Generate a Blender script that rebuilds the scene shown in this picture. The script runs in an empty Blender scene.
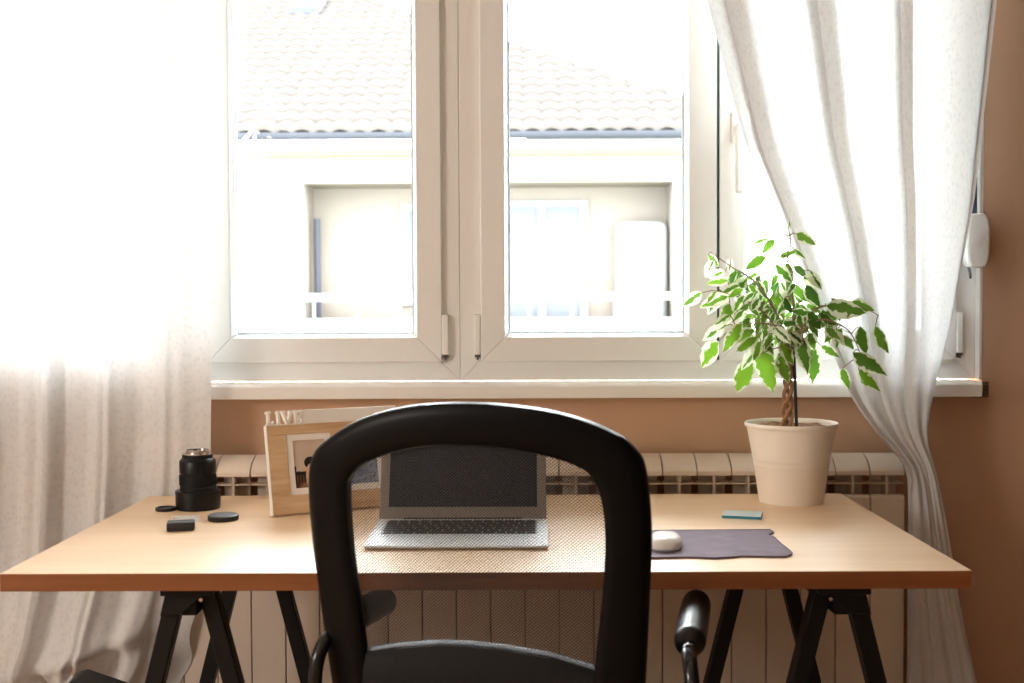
import bpy, bmesh, math, random
from mathutils import Vector, Matrix
PI = math.pi
S = bpy.context.scene
COL = S.collection
rnd = random.Random(7)

# ------------------------------------------------------------------ materials
def lin(c):
    return tuple(((v/12.92) if v <= .04045 else ((v+.055)/1.055)**2.4) for v in c)
def rgb(r, g, b):
    return lin((r/255, g/255, b/255)) + (1,)

class NT:
    def __init__(s, name):
        s.m = bpy.data.materials.new(name); s.m.use_nodes = True
        s.t = s.m.node_tree; s.t.nodes.clear()
        s.out = s.n('ShaderNodeOutputMaterial')
    def n(s, typ, **kw):
        nd = s.t.nodes.new(typ)
        for k, v in kw.items():
            if k.startswith('_'): setattr(nd, k[1:], v)
            else:
                key = k.replace('__', ' ')
                nd.inputs[key].default_value = v
        return nd
    def l(s, a, b):
        s.t.links.new(a, b)
    def math(s, op, a, b=None, c=None):
        nd = s.n('ShaderNodeMath', _operation=op)
        for i, v in enumerate((a, b, c)):
            if v is None: continue
            if isinstance(v, (int, float)): nd.inputs[i].default_value = v
            else: s.l(v, nd.inputs[i])
        return nd.outputs[0]
    def mix(s, f, a, b):
        nd = s.n('ShaderNodeMix', _data_type='RGBA')
        for k, v in ((0, f), (6, a), (7, b)):
            if isinstance(v, (int, float, tuple)): nd.inputs[k].default_value = v
            else: s.l(v, nd.inputs[k])
        return nd.outputs[2]
    def surf(s, sock):
        s.l(sock, s.out.inputs['Surface']); return s.m

def mat(name, color, rough=.5, metal=0, spec=.5, noise=.06, scale=40, bump=0, bscale=200, coat=0, trans=0):
    """Principled surface with a fine procedural variation of colour and grain."""
    t = NT(name)
    p = t.n('ShaderNodeBsdfPrincipled', Roughness=rough, Metallic=metal)
    p.inputs['Specular IOR Level'].default_value = spec
    p.inputs['Coat Weight'].default_value = coat
    co = t.n('ShaderNodeTexCoord')
    nz = t.n('ShaderNodeTexNoise', Scale=scale, Detail=4.0)
    t.l(co.outputs['Object'], nz.inputs['Vector'])
    d = tuple(max(0, v*(1-noise*2)) for v in color[:3])+(1,)
    e = tuple(min(1, v*(1+noise)) for v in color[:3])+(1,)
    t.l(t.mix(nz.outputs['Fac'], d, e), p.inputs['Base Color'])
    if bump:
        nb = t.n('ShaderNodeTexNoise', Scale=bscale, Detail=3.0)
        t.l(co.outputs['Object'], nb.inputs['Vector'])
        b = t.n('ShaderNodeBump', Strength=bump, Distance=.002)
        t.l(nb.outputs['Fac'], b.inputs['Height']); t.l(b.outputs[0], p.inputs['Normal'])
    if trans:
        tr = t.n('ShaderNodeBsdfTranslucent'); tr.inputs[0].default_value = color
        mx = t.n('ShaderNodeMixShader', Fac=trans)
        t.l(p.outputs[0], mx.inputs[1]); t.l(tr.outputs[0], mx.inputs[2])
        return t.surf(mx.outputs[0])
    return t.surf(p.outputs[0])

def wood(name, c1, c2, axis='X', rough=.35, sx=1.2, sy=14, spec=.5, fine=60):
    t = NT(name)
    p = t.n('ShaderNodeBsdfPrincipled', Roughness=rough)
    p.inputs['Specular IOR Level'].default_value = spec
    co = t.n('ShaderNodeTexCoord'); mp = t.n('ShaderNodeMapping')
    sc = {'X': (sx, sy, sy), 'Y': (sy, sx, sy), 'Z': (sy, sy, sx)}[axis]
    mp.inputs['Scale'].default_value = sc
    t.l(co.outputs['Object'], mp.inputs[0])
    nz = t.n('ShaderNodeTexNoise', Scale=1.6, Detail=6.0, Roughness=.6, Distortion=.4)
    t.l(mp.outputs[0], nz.inputs['Vector'])
    n2 = t.n('ShaderNodeTexNoise', Scale=fine/10, Detail=3.0)
    t.l(mp.outputs[0], n2.inputs['Vector'])
    f = t.math('ADD', t.math('MULTIPLY', nz.outputs['Fac'], .75), t.math('MULTIPLY', n2.outputs['Fac'], .25))
    r = t.n('ShaderNodeMapRange'); r.inputs[1].default_value = .36; r.inputs[2].default_value = .64
    t.l(f, r.inputs[0])
    t.l(t.mix(r.outputs[0], c1, c2), p.inputs['Base Color'])
    b = t.n('ShaderNodeBump', Strength=.05, Distance=.001)
    t.l(n2.outputs['Fac'], b.inputs['Height']); t.l(b.outputs[0], p.inputs['Normal'])
    return t.surf(p.outputs[0])

M = {}
M['wall'] = mat('wall_paint', rgb(200, 164, 136), .75, noise=.04, scale=5, bump=.15, bscale=90, spec=.3)
M['room_wall'] = mat('room_wall_paint', rgb(216, 206, 196), .8, noise=.04, scale=5)
M['side_wall'] = mat('dark_brown_wall_paint', rgb(84, 58, 44), .8, noise=.04, scale=5)
M['ceiling'] = mat('ceiling_paint', rgb(225, 220, 212), .85, noise=.02)
M['floor'] = wood('parquet', rgb(176, 136, 98), rgb(202, 164, 124), 'Y', .4)
M['pvc'] = mat('white_window_plastic', rgb(238, 238, 236), .28, noise=.01, spec=.5)
M['gasket'] = mat('glare_tinted_gasket', rgb(196, 212, 222), .4)  # lightened so the colour itself carries the window glare
M['darkgasket'] = mat('dark_green_gasket', rgb(48, 62, 58), .6)
M['sill'] = mat('white_sill', rgb(240, 238, 234), .3, noise=.01)
M['hinge_dark'] = mat('hinge_slot_grey', rgb(88, 84, 80), .5)
M['desk'] = wood('birch_veneer', rgb(228, 194, 156), rgb(238, 208, 172), 'X', .36, 1.0, 10, .6)
M['desk_edge'] = wood('birch_edge_band', rgb(134, 78, 40), rgb(150, 92, 50), 'X', .45, 2, 40)
M['trestle'] = mat('black_stained_wood', rgb(17, 17, 20), .5, noise=.25, scale=30, bump=.1, spec=.3)
M['black_plastic'] = mat('black_chair_plastic', rgb(8, 9, 12), .4, noise=.1, scale=300, bump=.08, bscale=700, spec=.16)
M['arm_tube'] = mat('glossy_black_tube', rgb(22, 23, 26), .18, noise=.05)
M['arm_pad'] = mat('black_foam_pad', rgb(24, 25, 28), .32, noise=.1, bump=.1, bscale=500)
M['fabric'] = mat('black_seat_fabric', rgb(11, 12, 15), .8, noise=.2, scale=300, bump=.3, bscale=600)
M['lit_edge'] = mat('lit_edge_weave', rgb(150, 164, 180), .5, noise=.45, scale=330, bump=.4, bscale=500)  # pale tone is the rim highlight, painted into the edge
M['rad'] = mat('cream_radiator_enamel', rgb(226, 212, 196), .35, noise=.02)
M['rad_in'] = mat('radiator_core_enamel', rgb(206, 190, 172), .45, noise=.03)
M['pot'] = mat('white_pot_lacquer', rgb(248, 240, 228), .4, noise=.015)
M['soil'] = mat('potting_soil', rgb(150, 108, 74), .95, noise=.5, scale=160, bump=1, bscale=160)
M['bark'] = mat('braided_bark', rgb(168, 124, 90), .8, noise=.3, scale=90, bump=.4, bscale=120)
M['stake'] = mat('black_plant_stake', rgb(24, 22, 24), .5)
M['twig'] = mat('green_brown_twig', rgb(138, 120, 88), .7, noise=.15)
M['lens'] = mat('black_lens_barrel', rgb(13, 14, 17), .36, noise=.08, spec=.3)
M['lens_rubber'] = mat('black_rubber_ring', rgb(17, 18, 21), .6, spec=.3, bump=.2, bscale=500)
M['chrome'] = mat('lens_mount_metal', rgb(205, 200, 196), .25, metal=1.0, noise=.02)
M['glass_dark'] = mat('dark_lens_glass', rgb(20, 24, 34), .08)
M['cap'] = mat('black_cap_plastic', rgb(30, 31, 34), .42)
M['cap_top'] = mat('grey_cap_face', rgb(88, 90, 95), .45)
M['battery'] = mat('dark_battery_plastic', rgb(40, 41, 45), .45)
M['clear_cover'] = mat('frosted_cover_plastic', rgb(240, 240, 238), .3, trans=.3)
M['frame_wood'] = wood('whitewashed_oak', rgb(188, 148, 106), rgb(226, 196, 158), 'X', .6, 2, 22)
M['frame_white'] = mat('white_painted_wood', rgb(240, 234, 226), .5, noise=.03)
M['alu'] = mat('laptop_aluminium', rgb(232, 238, 244), .34, metal=.1, noise=.015)  # near-white diffuse colour stands in for the window mirrored in the metal
M['bezel'] = mat('backlit_lid_bezel', rgb(138, 130, 120), .4, metal=.5, noise=.02)  # silver lid painted brown-grey, its backlit shade put into the colour
M['screen'] = mat('switched_off_screen', rgb(20, 28, 40), .12, noise=.3, scale=14, spec=.25)
M['key'] = mat('black_key', rgb(30, 32, 36), .4)
M['keyled'] = mat('key_gap_grey', rgb(160, 168, 174), .4, metal=.4)
M['pad'] = mat('purple_grey_felt', rgb(128, 114, 126), .9, noise=.16, scale=30, bump=.3, bscale=500)
M['mouse'] = mat('white_mouse_shell', rgb(238, 236, 232), .25, noise=.01)
M['note_white'] = mat('pale_note_paper', rgb(206, 222, 222), .7)
M['note_blue'] = mat('turquoise_note_edge', rgb(52, 150, 176), .7, noise=.1, scale=300)
M['strapbox'] = mat('white_winder_plastic', rgb(236, 236, 234), .3, noise=.01)
M['strap'] = mat('navy_strap', rgb(46, 60, 86), .7)
M['bag'] = mat('black_case', rgb(22, 22, 25), .6, bump=.2)
M['plaster'] = mat('bare_plaster', rgb(120, 96, 78), .9, noise=.4, scale=140, bump=.8, bscale=150)
M['valve'] = mat('valve_metal', rgb(190, 178, 164), .35, metal=.6)
# outdoors
def dk(c, f): return tuple(v/f for v in c[:3])+(1,)
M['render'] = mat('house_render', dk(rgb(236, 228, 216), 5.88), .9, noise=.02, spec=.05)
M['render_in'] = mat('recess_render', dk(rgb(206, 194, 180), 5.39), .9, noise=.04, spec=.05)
M['fascia'] = mat('white_fascia', dk(rgb(242, 242, 240), 5.88), .7, spec=.05)
M['gutter'] = mat('zinc_gutter', dk(rgb(110, 114, 126), 6.5), .6, spec=.1)
M['tanstrip'] = mat('tan_soffit_board', dk(rgb(196, 172, 140), 5.88), .8, spec=.05)
M['house_window'] = mat('house_window_glass', dk(rgb(196, 202, 210), 7.5), .3, spec=.03)
M['house_frame'] = mat('house_window_frame', dk(rgb(240, 240, 238), 5.88), .5, spec=.05)
M['ground'] = mat('garden_ground', rgb(150, 150, 130), .9, noise=.2, scale=1)
M['tree_leaf'] = mat('pale_tree_leaf', rgb(214, 208, 170), .6, noise=.2, scale=3, trans=.4)
M['tree_bark'] = mat('pale_tree_bark', rgb(170, 160, 146), .9)
M['skylight'] = mat('skylight_glass', dk(rgb(120, 146, 160), 11.25), .8, spec=.05)

def tile_mat():
    t = NT('pale_roof_tile')
    p = t.n('ShaderNodeBsdfPrincipled', Roughness=.9)
    p.inputs['Specular IOR Level'].default_value = .0
    co = t.n('ShaderNodeTexCoord')
    nz = t.n('ShaderNodeTexNoise', Scale=1.5, Detail=5.0); t.l(co.outputs['Object'], nz.inputs['Vector'])
    n2 = t.n('ShaderNodeTexNoise', Scale=9.0, Detail=3.0); t.l(co.outputs['Object'], n2.inputs['Vector'])
    f = t.math('ADD', t.math('MULTIPLY', nz.outputs['Fac'], .5), t.math('MULTIPLY', n2.outputs['Fac'], .5))
    t.l(t.mix(f, dk(rgb(206, 190, 178), 15.6), dk(rgb(232, 228, 222), 15.6)), p.inputs['Base Color'])
    return t.surf(p.outputs[0])
M['tile'] = tile_mat()

def pane_mat():
    t = NT('clear_window_glass')
    tr = t.n('ShaderNodeBsdfTransparent'); tr.inputs[0].default_value = (.97, .985, .98, 1)
    gl = t.n('ShaderNodeBsdfGlossy', Roughness=.02)
    nz = t.n('ShaderNodeTexNoise', Scale=3.0); co = t.n('ShaderNodeTexCoord')
    t.l(co.outputs['Object'], nz.inputs['Vector'])
    fr = t.n('ShaderNodeFresnel', IOR=1.45)
    f = t.math('MULTIPLY', fr.outputs[0], t.math('ADD', .9, t.math('MULTIPLY', nz.outputs['Fac'], .1)))
    mx = t.n('ShaderNodeMixShader')
    t.l(f, mx.inputs[0]); t.l(tr.outputs[0], mx.inputs[1]); t.l(gl.outputs[0], mx.inputs[2])
    return t.surf(mx.outputs[0])
M['pane'] = pane_mat()

def curtain_mat():
    """Thin woven sheer with a small all-over flower motif; coordinates are metres on the cloth."""
    t = NT('flowered_sheer_curtain')
    uv = t.n('ShaderNodeUVMap')
    vo = t.n('ShaderNodeTexVoronoi', Scale=80.0); vo.inputs['Randomness'].default_value = .75
    t.l(uv.outputs[0], vo.inputs['Vector'])
    # petals: angle round each cell centre modulates the radius
    sub = t.n('ShaderNodeVectorMath', _operation='SUBTRACT')
    sc = t.n('ShaderNodeVectorMath', _operation='SCALE'); sc.inputs['Scale'].default_value = 1.0
    t.l(uv.outputs[0], sub.inputs[0]); t.l(vo.outputs['Position'], sub.inputs[1])
    sp = t.n('ShaderNodeSeparateXYZ'); t.l(sub.outputs[0], sp.inputs[0])
    ang = t.math('ARCTAN2', sp.outputs[1], sp.outputs[0])
    pet = t.math('MULTIPLY', t.math('COSINE', t.math('MULTIPLY', ang, 6.0)), .13)
    d = t.math('ADD', vo.outputs['Distance'], pet)
    mk = t.n('ShaderNodeMapRange'); mk.inputs[1].default_value = .46; mk.inputs[2].default_value = .28
    t.l(d, mk.inputs[0])
    nz = t.n('ShaderNodeTexNoise', Scale=26.0, Detail=4.0, Roughness=.7); t.l(uv.outputs[0], nz.inputs['Vector'])
    motif = t.math('MULTIPLY', mk.outputs[0], t.math('ADD', .45, t.math('MULTIPLY', nz.outputs['Fac'], .8)))
    col = t.mix(motif, (.84, .85, .855, 1), (.74, .75, .755, 1))
    df = t.n('ShaderNodeBsdfDiffuse'); t.l(col, df.inputs[0])
    tl = t.n('ShaderNodeBsdfTranslucent'); t.l(col, tl.inputs[0])
    m1 = t.n('ShaderNodeMixShader', Fac=.24); t.l(df.outputs[0], m1.inputs[1]); t.l(tl.outputs[0], m1.inputs[2])
    tr = t.n('ShaderNodeBsdfTransparent')
    op = t.math('SUBTRACT', .020, t.math('MULTIPLY', motif, .016))
    m2 = t.n('ShaderNodeMixShader'); t.l(op, m2.inputs[0])
    t.l(m1.outputs[0], m2.inputs[1]); t.l(tr.outputs[0], m2.inputs[2])
    return t.surf(m2.outputs[0])
M['curtain'] = curtain_mat()

def mesh_mat():
    """Black knitted chair mesh: open holes between threads, in metres on the cloth."""
    t = NT('black_knit_mesh')
    uv = t.n('ShaderNodeUVMap'); sp = t.n('ShaderNodeSeparateXYZ'); t.l(uv.outputs[0], sp.inputs[0])
    k = 2*PI/.0052
    a = t.math('SINE', t.math('MULTIPLY', sp.outputs[0], k))
    b = t.math('SINE', t.math('MULTIPLY', sp.outputs[1], k*1.15))
    h = t.math('MULTIPLY', a, b)
    mk = t.n('ShaderNodeMapRange'); mk.inputs[1].default_value = -.14; mk.inputs[2].default_value = .02
    t.l(h, mk.inputs[0])
    df = t.n('ShaderNodeBsdfPrincipled', Roughness=.6)
    df.inputs['Base Color'].default_value = (.03, .031, .034, 1)
    tr = t.n('ShaderNodeBsdfTransparent')
    mx = t.n('ShaderNodeMixShader'); t.l(mk.outputs[0], mx.inputs[0])
    t.l(df.outputs[0], mx.inputs[1]); t.l(tr.outputs[0], mx.inputs[2])
    return t.surf(mx.outputs[0])
M['knit'] = mesh_mat()

def leaf_mat():
    """Variegated leaf: green heart, ragged cream margin; u along the leaf, v across (0.5 = midrib)."""
    t = NT('variegated_leaf')
    uv = t.n('ShaderNodeUVMap'); sp = t.n('ShaderNodeSeparateXYZ'); t.l(uv.outputs[0], sp.inputs[0])
    co = t.n('ShaderNodeTexCoord')
    nz = t.n('ShaderNodeTexNoise', Scale=75.0, Detail=3.0); t.l(co.outputs['Object'], nz.inputs['Vector'])
    at = t.n('ShaderNodeAttribute', _attribute_name='leaf_tone')
    v = t.math('ABSOLUTE', t.math('SUBTRACT', sp.outputs[1], .5))
    e = t.math('ADD', t.math('MULTIPLY', v, 2.0), t.math('MULTIPLY', t.math('SUBTRACT', nz.outputs['Fac'], .5), 1.5))
    sep = t.n('ShaderNodeSeparateColor'); t.l(at.outputs['Color'], sep.inputs[0])
    lo = t.math('SUBTRACT', sep.outputs[1], .06); hi = t.math('ADD', sep.outputs[1], .06)
    mk = t.n('ShaderNodeMapRange'); t.l(e, mk.inputs[0]); t.l(lo, mk.inputs[1]); t.l(hi, mk.inputs[2])
    green = t.mix(sep.outputs[0], rgb(52, 96, 38), rgb(128, 176, 46))
    col = t.mix(mk.outputs[0], green, rgb(226, 232, 204))
    p = t.n('ShaderNodeBsdfPrincipled', Roughness=.34); t.l(col, p.inputs['Base Color'])
    tl = t.n('ShaderNodeBsdfTranslucent'); t.l(col, tl.inputs[0])
    mx = t.n('ShaderNodeMixShader', Fac=.5); t.l(p.outputs[0], mx.inputs[1]); t.l(tl.outputs[0], mx.inputs[2])
    return t.surf(mx.outputs[0])
M['leaf'] = leaf_mat()

def photo_mat(name, kind):
    """A small printed photograph: soft patches of tone."""
    t = NT(name)
    p = t.n('ShaderNodeBsdfPrincipled', Roughness=.3)
    co = t.n('ShaderNodeTexCoord')
    nz = t.n('ShaderNodeTexNoise', Scale=34.0 if kind else 26.0, Detail=3.0, Distortion=1.2); t.l(co.outputs['Object'], nz.inputs['Vector'])
    r = t.n('ShaderNodeValToRGB'); t.l(nz.outputs['Fac'], r.inputs[0])
    cr = r.color_ramp
    if kind:
        cols = [(.3, rgb(66, 74, 100)), (.45, rgb(150, 160, 180)), (.55, rgb(96, 104, 134)), (.7, rgb(206, 190, 196))]
    else:
        cols = [(.3, rgb(96, 66, 44)), (.5, rgb(140, 104, 76)), (.7, rgb(176, 140, 110))]
    cr.elements[0].position, cr.elements[0].color = cols[0]
    cr.elements[1].position, cr.elements[1].color = cols[-1]
    for q, c in cols[1:-1]:
        el = cr.elements.new(q); el.color = c
    t.l(r.outputs[0], p.inputs['Base Color'])
    return t.surf(p.outputs[0])
M['photo_brown'] = photo_mat('brown_snapshot', 0)
M['photo_blue'] = photo_mat('blue_snapshot', 1)
M['photo_sky'] = mat('snapshot_wall_tone', rgb(208, 188, 170), .4)
M['photo_dark'] = mat('snapshot_dark_tone', rgb(44, 36, 32), .4)
M['photo_skin'] = mat('snapshot_pale_tone', rgb(214, 176, 148), .4)

# ------------------------------------------------------------------ mesh helpers
class MB:
    def __init__(s): s.v = []; s.f = []; s.m = []; s.uv = {}; s.mats = []
    def mi(s, m):
        if m is None: return 0
        if m not in s.mats: s.mats.append(m)
        return s.mats.index(m)
    def add(s, vs, fs, m=None):
        o = len(s.v); s.v += [tuple(v) for v in vs]; k = s.mi(m)
        for f in fs: s.f.append(tuple(i+o for i in f)); s.m.append(k)
        return o
    def box(s, x0, x1, y0, y1, z0, z1, m=None, R=None):
        vs = [(x, y, z) for z in (z0, z1) for y in (y0, y1) for x in (x0, x1)]
        if R: vs = [R @ Vector(v) for v in vs]
        s.add(vs, [(0, 2, 3, 1), (4, 5, 7, 6), (0, 1, 5, 4), (2, 6, 7, 3), (0, 4, 6, 2), (1, 3, 7, 5)], m)
    def prism(s, poly, a0, a1, axis='y', m=None):
        """poly: 2-D outline extruded along the axis between a0 and a1."""
        n = len(poly)
        def P(p, a):
            return {'y': (p[0], a, p[1]), 'z': (p[0], p[1], a), 'x': (a, p[0], p[1])}[axis]
        vs = [P(p, a0) for p in poly]+[P(p, a1) for p in poly]
        fs = [tuple(range(n)), tuple(range(2*n-1, n-1, -1))]
        fs += [(i, i+n, (i+1) % n+n, (i+1) % n) for i in range(n)]
        s.add(vs, fs, m)
    def lathe(s, prof, c=(0, 0, 0), n=48, m=None, close=False):
        """prof: (radius, z) going up; closed to the axis at both ends where radius is 0."""
        vs = []; k = len(prof)
        for r, z in prof:
            for i in range(n):
                a = 2*PI*i/n; vs.append((c[0]+r*math.cos(a), c[1]+r*math.sin(a), c[2]+z))
        fs = []
        for j in range(k-1):
            for i in range(n):
                fs.append((j*n+i, j*n+(i+1) % n, (j+1)*n+(i+1) % n, (j+1)*n+i))
        s.add(vs, fs, m)
    def tube(s, pts, r, n=12, m=None, cap=True):
        pts = [Vector(p) for p in pts]; rs = r if isinstance(r, (list, tuple)) else [r]*len(pts)
        vs = []; up = None
        for i, p in enumerate(pts):
            d = (pts[min(i+1, len(pts)-1)]-pts[max(i-1, 0)]).normalized()
            if up is None:
                up = d.cross(Vector((0, 0, 1)))
                if up.length < .01: up = d.cross(Vector((1, 0, 0)))
            up = (up-d*up.dot(d)).normalized(); w = d.cross(up)
            for k in range(n):
                a = 2*PI*k/n; vs.append(p+(up*math.cos(a)+w*math.sin(a))*rs[i])
        fs = [(i*n+k, i*n+(k+1) % n, (i+1)*n+(k+1) % n, (i+1)*n+k) for i in range(len(pts)-1) for k in range(n)]
        if cap: fs += [tuple(range(n-1, -1, -1)), tuple(range((len(pts)-1)*n, len(pts)*n))]
        s.add(vs, fs, m)
    def bar(s, a, b, w, d, m=None):
        """straight rectangular bar from a to b; w across (mostly x), d in depth (mostly y)."""
        a, b = Vector(a), Vector(b); t = (b-a).normalized()
        dy = Vector((0, 1, 0)); dx = t.cross(dy).normalized(); dy = dx.cross(t).normalized()
        vs = [q+dx*sx*w/2+dy*sy*d/2 for q in (a, b) for sx, sy in ((-1, -1), (1, -1), (1, 1), (-1, 1))]
        s.add(vs, [(0, 3, 2, 1), (4, 5, 6, 7), (0, 1, 5, 4), (1, 2, 6, 5), (2, 3, 7, 6), (3, 0, 4, 7)], m)
    def build(s, name, m, parent=None, smooth=False, bevel=0, seg=2, loc=None, auto=40):
        me = bpy.data.meshes.new(name)
        me.from_pydata(s.v, [], s.f)
        ms = s.mats if s.mats else [m]
        if s.mats and m is not None and m not in s.mats and None: pass
        for q in ms: me.materials.append(q)
        if s.mats: me.polygons.foreach_set('material_index', s.m)
        if s.uv:
            ul = me.uv_layers.new(name='UVMap')
            for lp in me.loops: ul.data[lp.index].uv = s.uv[lp.vertex_index]
        bm = bmesh.new(); bm.from_mesh(me)
        bmesh.ops.recalc_face_normals(bm, faces=bm.faces)
        bm.to_mesh(me); bm.free()
        o = bpy.data.objects.new(name, me); COL.objects.link(o)
        if parent: o.parent = parent
        if loc is not None: o.location = loc
        if bevel:
            b = o.modifiers.new('edge', 'BEVEL'); b.width = bevel; b.segments = seg; b.limit_method = 'ANGLE'; b.angle_limit = math.radians(35)
        if smooth or bevel:
            me.polygons.foreach_set('use_smooth', [True]*len(me.polygons))
            if bevel:
                w = o.modifiers.new('normals', 'WEIGHTED_NORMAL'); w.keep_sharp = True
            me.set_sharp_from_angle(angle=math.radians(auto))
        return o

def tag(o, label=None, cat=None, group=None, kind=None):
    for k, v in (('label', label), ('category', cat), ('group', group), ('kind', kind)):
        if v: o[k] = v
    return o
def thing(name, label, cat, loc=(0, 0, 0), rz=0, group=None):
    o = bpy.data.objects.new(name, None); COL.objects.link(o)
    o.empty_display_size = .05
    o.location = loc; o.rotation_euler = (0, 0, rz)
    return tag(o, label, cat, group)
def copy_tree(o, parent=None):
    c = o.copy(); COL.objects.link(c)
    if parent: c.parent = parent
    for ch in list(o.children): copy_tree(ch, c)
    return c
def box(x0, x1, y0, y1, z0, z1):
    b = MB(); b.box(x0, x1, y0, y1, z0, z1); return b
def smoothstep(a, b, x):
    t = min(1, max(0, (x-a)/(b-a))); return t*t*(3-2*t)
def interp(tab, x):
    if x <= tab[0][0]: return tab[0][1]
    for (a, p), (b, q) in zip(tab, tab[1:]):
        if x <= b:
            t = (x-a)/(b-a); return p+(q-p)*t
    return tab[-1][1]
def spline(pts, n):
    """Catmull-Rom through points, n samples per span."""
    P = [Vector(p) for p in pts]; out = []
    for i in range(len(P)-1):
        a, b, c, d = P[max(i-1, 0)], P[i], P[i+1], P[min(i+2, len(P)-1)]
        for k in range(n):
            t = k/n
            out.append(.5*((2*b)+(c-a)*t+(2*a-5*b+4*c-d)*t*t+(3*b-a-3*c+d)*t**3))
    out.append(P[-1]); return out

# ------------------------------------------------------------------ room
WY = 2.715                       # inner face of the window wall
XL, XR, YB, HC = -2.6, 1.95, -2.6, 2.62
WX0, WX1, WZ0, WZ1 = -1.345, 1.042, .945, 2.30
w = MB()
w.box(XL, WX0, WY, WY+.28, 0, HC); w.box(WX1, XR, WY, WY+.28, 0, HC)
w.box(WX0, WX1, WY, WY+.28, 0, WZ0); w.box(WX0, WX1, WY, WY+.28, WZ1, HC)
tag(w.build('wall_front', M['wall']), kind='structure')
tag(box(XL-.1, XL, YB, WY+.28, 0, HC).build('wall_left', M['room_wall']), kind='structure')
tag(box(XR, XR+.1, YB, WY+.28, 0, HC).build('wall_right', M['side_wall']), kind='structure')
tag(box(XL-.1, XR+.1, YB-.1, YB, 0, HC).build('wall_back', M['room_wall']), kind='structure')
tag(box(XL-.1, XR+.1, YB-.1, WY+.28, -.12, 0).build('floor', M['floor']), kind='structure')
tag(box(XL-.1, XR+.1, YB-.1, WY+.28, HC, HC+.12).build('ceiling', M['ceiling']), kind='structure')
tag(box(XL, XR, WY-.014, WY, 0, .07).build('baseboard_front', M['sill'], bevel=.003), kind='structure')

# window sill
sb = MB()
sb.prism([(2.652, .946), (2.650, .952), (2.650, .966), (2.656, .972), (WY+.02, .972), (WY+.02, .938), (2.652, .938)], -1.36, 1.020, 'x')
sill = tag(sb.build('trim_1', M['sill'], bevel=.002), kind='structure')
tag(box(1.0345, 1.0425, 2.7135, 2.81, .9725, 2.30).build('trim_3', M['sill'], bevel=.001), kind='structure')
# raw plaster notch where the sill meets the wall
nb = MB(); nb.box(1.022, 1.056, WY-.006, WY-.0005, .932, .968)
for k in range(4): nb.box(1.024, 1.054, WY-.009, WY-.005, .935+k*.008, .939+k*.008)
tag(nb.build('trim_2', M['plaster'], bevel=.001), kind='structure')

FY = 2.735                       # face of the fixed frames
def frame_ring(x0, x1, z0, z1, w, y0, y1, wl=None, wr=None):
    b = MB(); wl = wl or w; wr = wr or w
    b.prism([(x0, z0), (x1, z0), (x1-wr, z0+w), (x0+wl, z0+w)], y0, y1)
    b.prism([(x0, z1), (x0+wl, z1-w), (x1-wr, z1-w), (x1, z1)], y0, y1)
    b.prism([(x0, z0), (x0+wl, z0+w), (x0+wl, z1-w), (x0, z1)], y0, y1)
    b.prism([(x1, z0), (x1, z1), (x1-wr, z1-w), (x1-wr, z0+w)], y0, y1)
    return b
def bead(x0, x1, z0, z1, dx, y0, y1):
    """slanting glazing bead between the sash face and the glass"""
    b = MB()
    o = [(x0, z0), (x1, z0), (x1, z1), (x0, z1)]; i = [(x0+dx, z0+dx), (x1-dx, z0+dx), (x1-dx, z1-dx), (x0+dx, z1-dx)]
    vs = [(x, y0, z) for x, z in o]+[(x, y1, z) for x, z in i]+[(x, y1+.01, z) for x, z in o]
    fs = [(k, (k+1) % 4, 4+(k+1) % 4, 4+k) for k in range(4)]+[(4+k, 4+(k+1) % 4, 8+(k+1) % 4, 8+k) for k in range(4)]
    b.add(vs, fs); return b
def sash(root, x0, x1, sl, sr, hinge, handle=False):
    z0, z1 = 1.018, WZ1-.062; sw = .057
    g = [x0+sl, x1-sr, 1.086, z1-.068]           # visible glass
    bd = .011
    a = MB()
    X0, X1, Z0, Z1 = g[0]-bd, g[1]+bd, g[2]-bd, g[3]+bd
    a.prism([(x0, z0), (x1, z0), (X1, Z0), (X0, Z0)], 2.718, 2.79)
    a.prism([(x0, z1), (X0, Z1), (X1, Z1), (x1, z1)], 2.718, 2.79)
    a.prism([(x0, z0), (X0, Z0), (X0, Z1), (x0, z1)], 2.718, 2.79)
    a.prism([(x1, z0), (x1, z1), (X1, Z1), (X1, Z0)], 2.718, 2.79)
    so = a.build('sash', M['pvc'], root, bevel=.0025)
    bead(X0, X1, Z0, Z1, bd-.003, 2.721, 2.742).build('glazing_bead', M['pvc'], so)
    frame_ring(g[0]-.003, g[1]+.003, g[2]-.003, g[3]+.003, .0038, 2.744, 2.75).build('gasket', M['gasket'], so)
    box(g[0]-.004, g[1]+.004, 2.75, 2.754, g[2]-.004, g[3]+.004).build('glass_pane', M['pane'], so)
    # hinge cover at the lower corner
    hx = x0-.016 if hinge == 'l' else x1
    h = MB(); h.box(hx, hx+.016, 2.716, FY, 1.034, 1.128)
    ho = h.build('hinge_cover', M['pvc'], so, bevel=.003)
    k = MB(); k.box(hx+.002, hx+.014, 2.718, FY, 1.028, 1.0345); k.box(hx+.006, hx+.010, 2.7165, FY, 1.0225, 1.029)
    k.build('hinge_pin', M['hinge_dark'], ho)
    if handle:
        hb = MB(); hb.prism([(x0+.026, 1.515), (x0+.054, 1.515), (x0+.054, 1.585), (x0+.026, 1.585)], 2.706, 2.719)
        hd = hb.build('window_handle', M['pvc'], so, bevel=.004)
        lv = MB(); lv.box(x0+.031, x0+.049, 2.672, 2.69, 1.40, 1.555); lv.box(x0+.033, x0+.047, 2.688, 2.708, 1.535, 1.555)
        lv.build('lever', M['pvc'], hd, bevel=.005)
    return so
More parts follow.
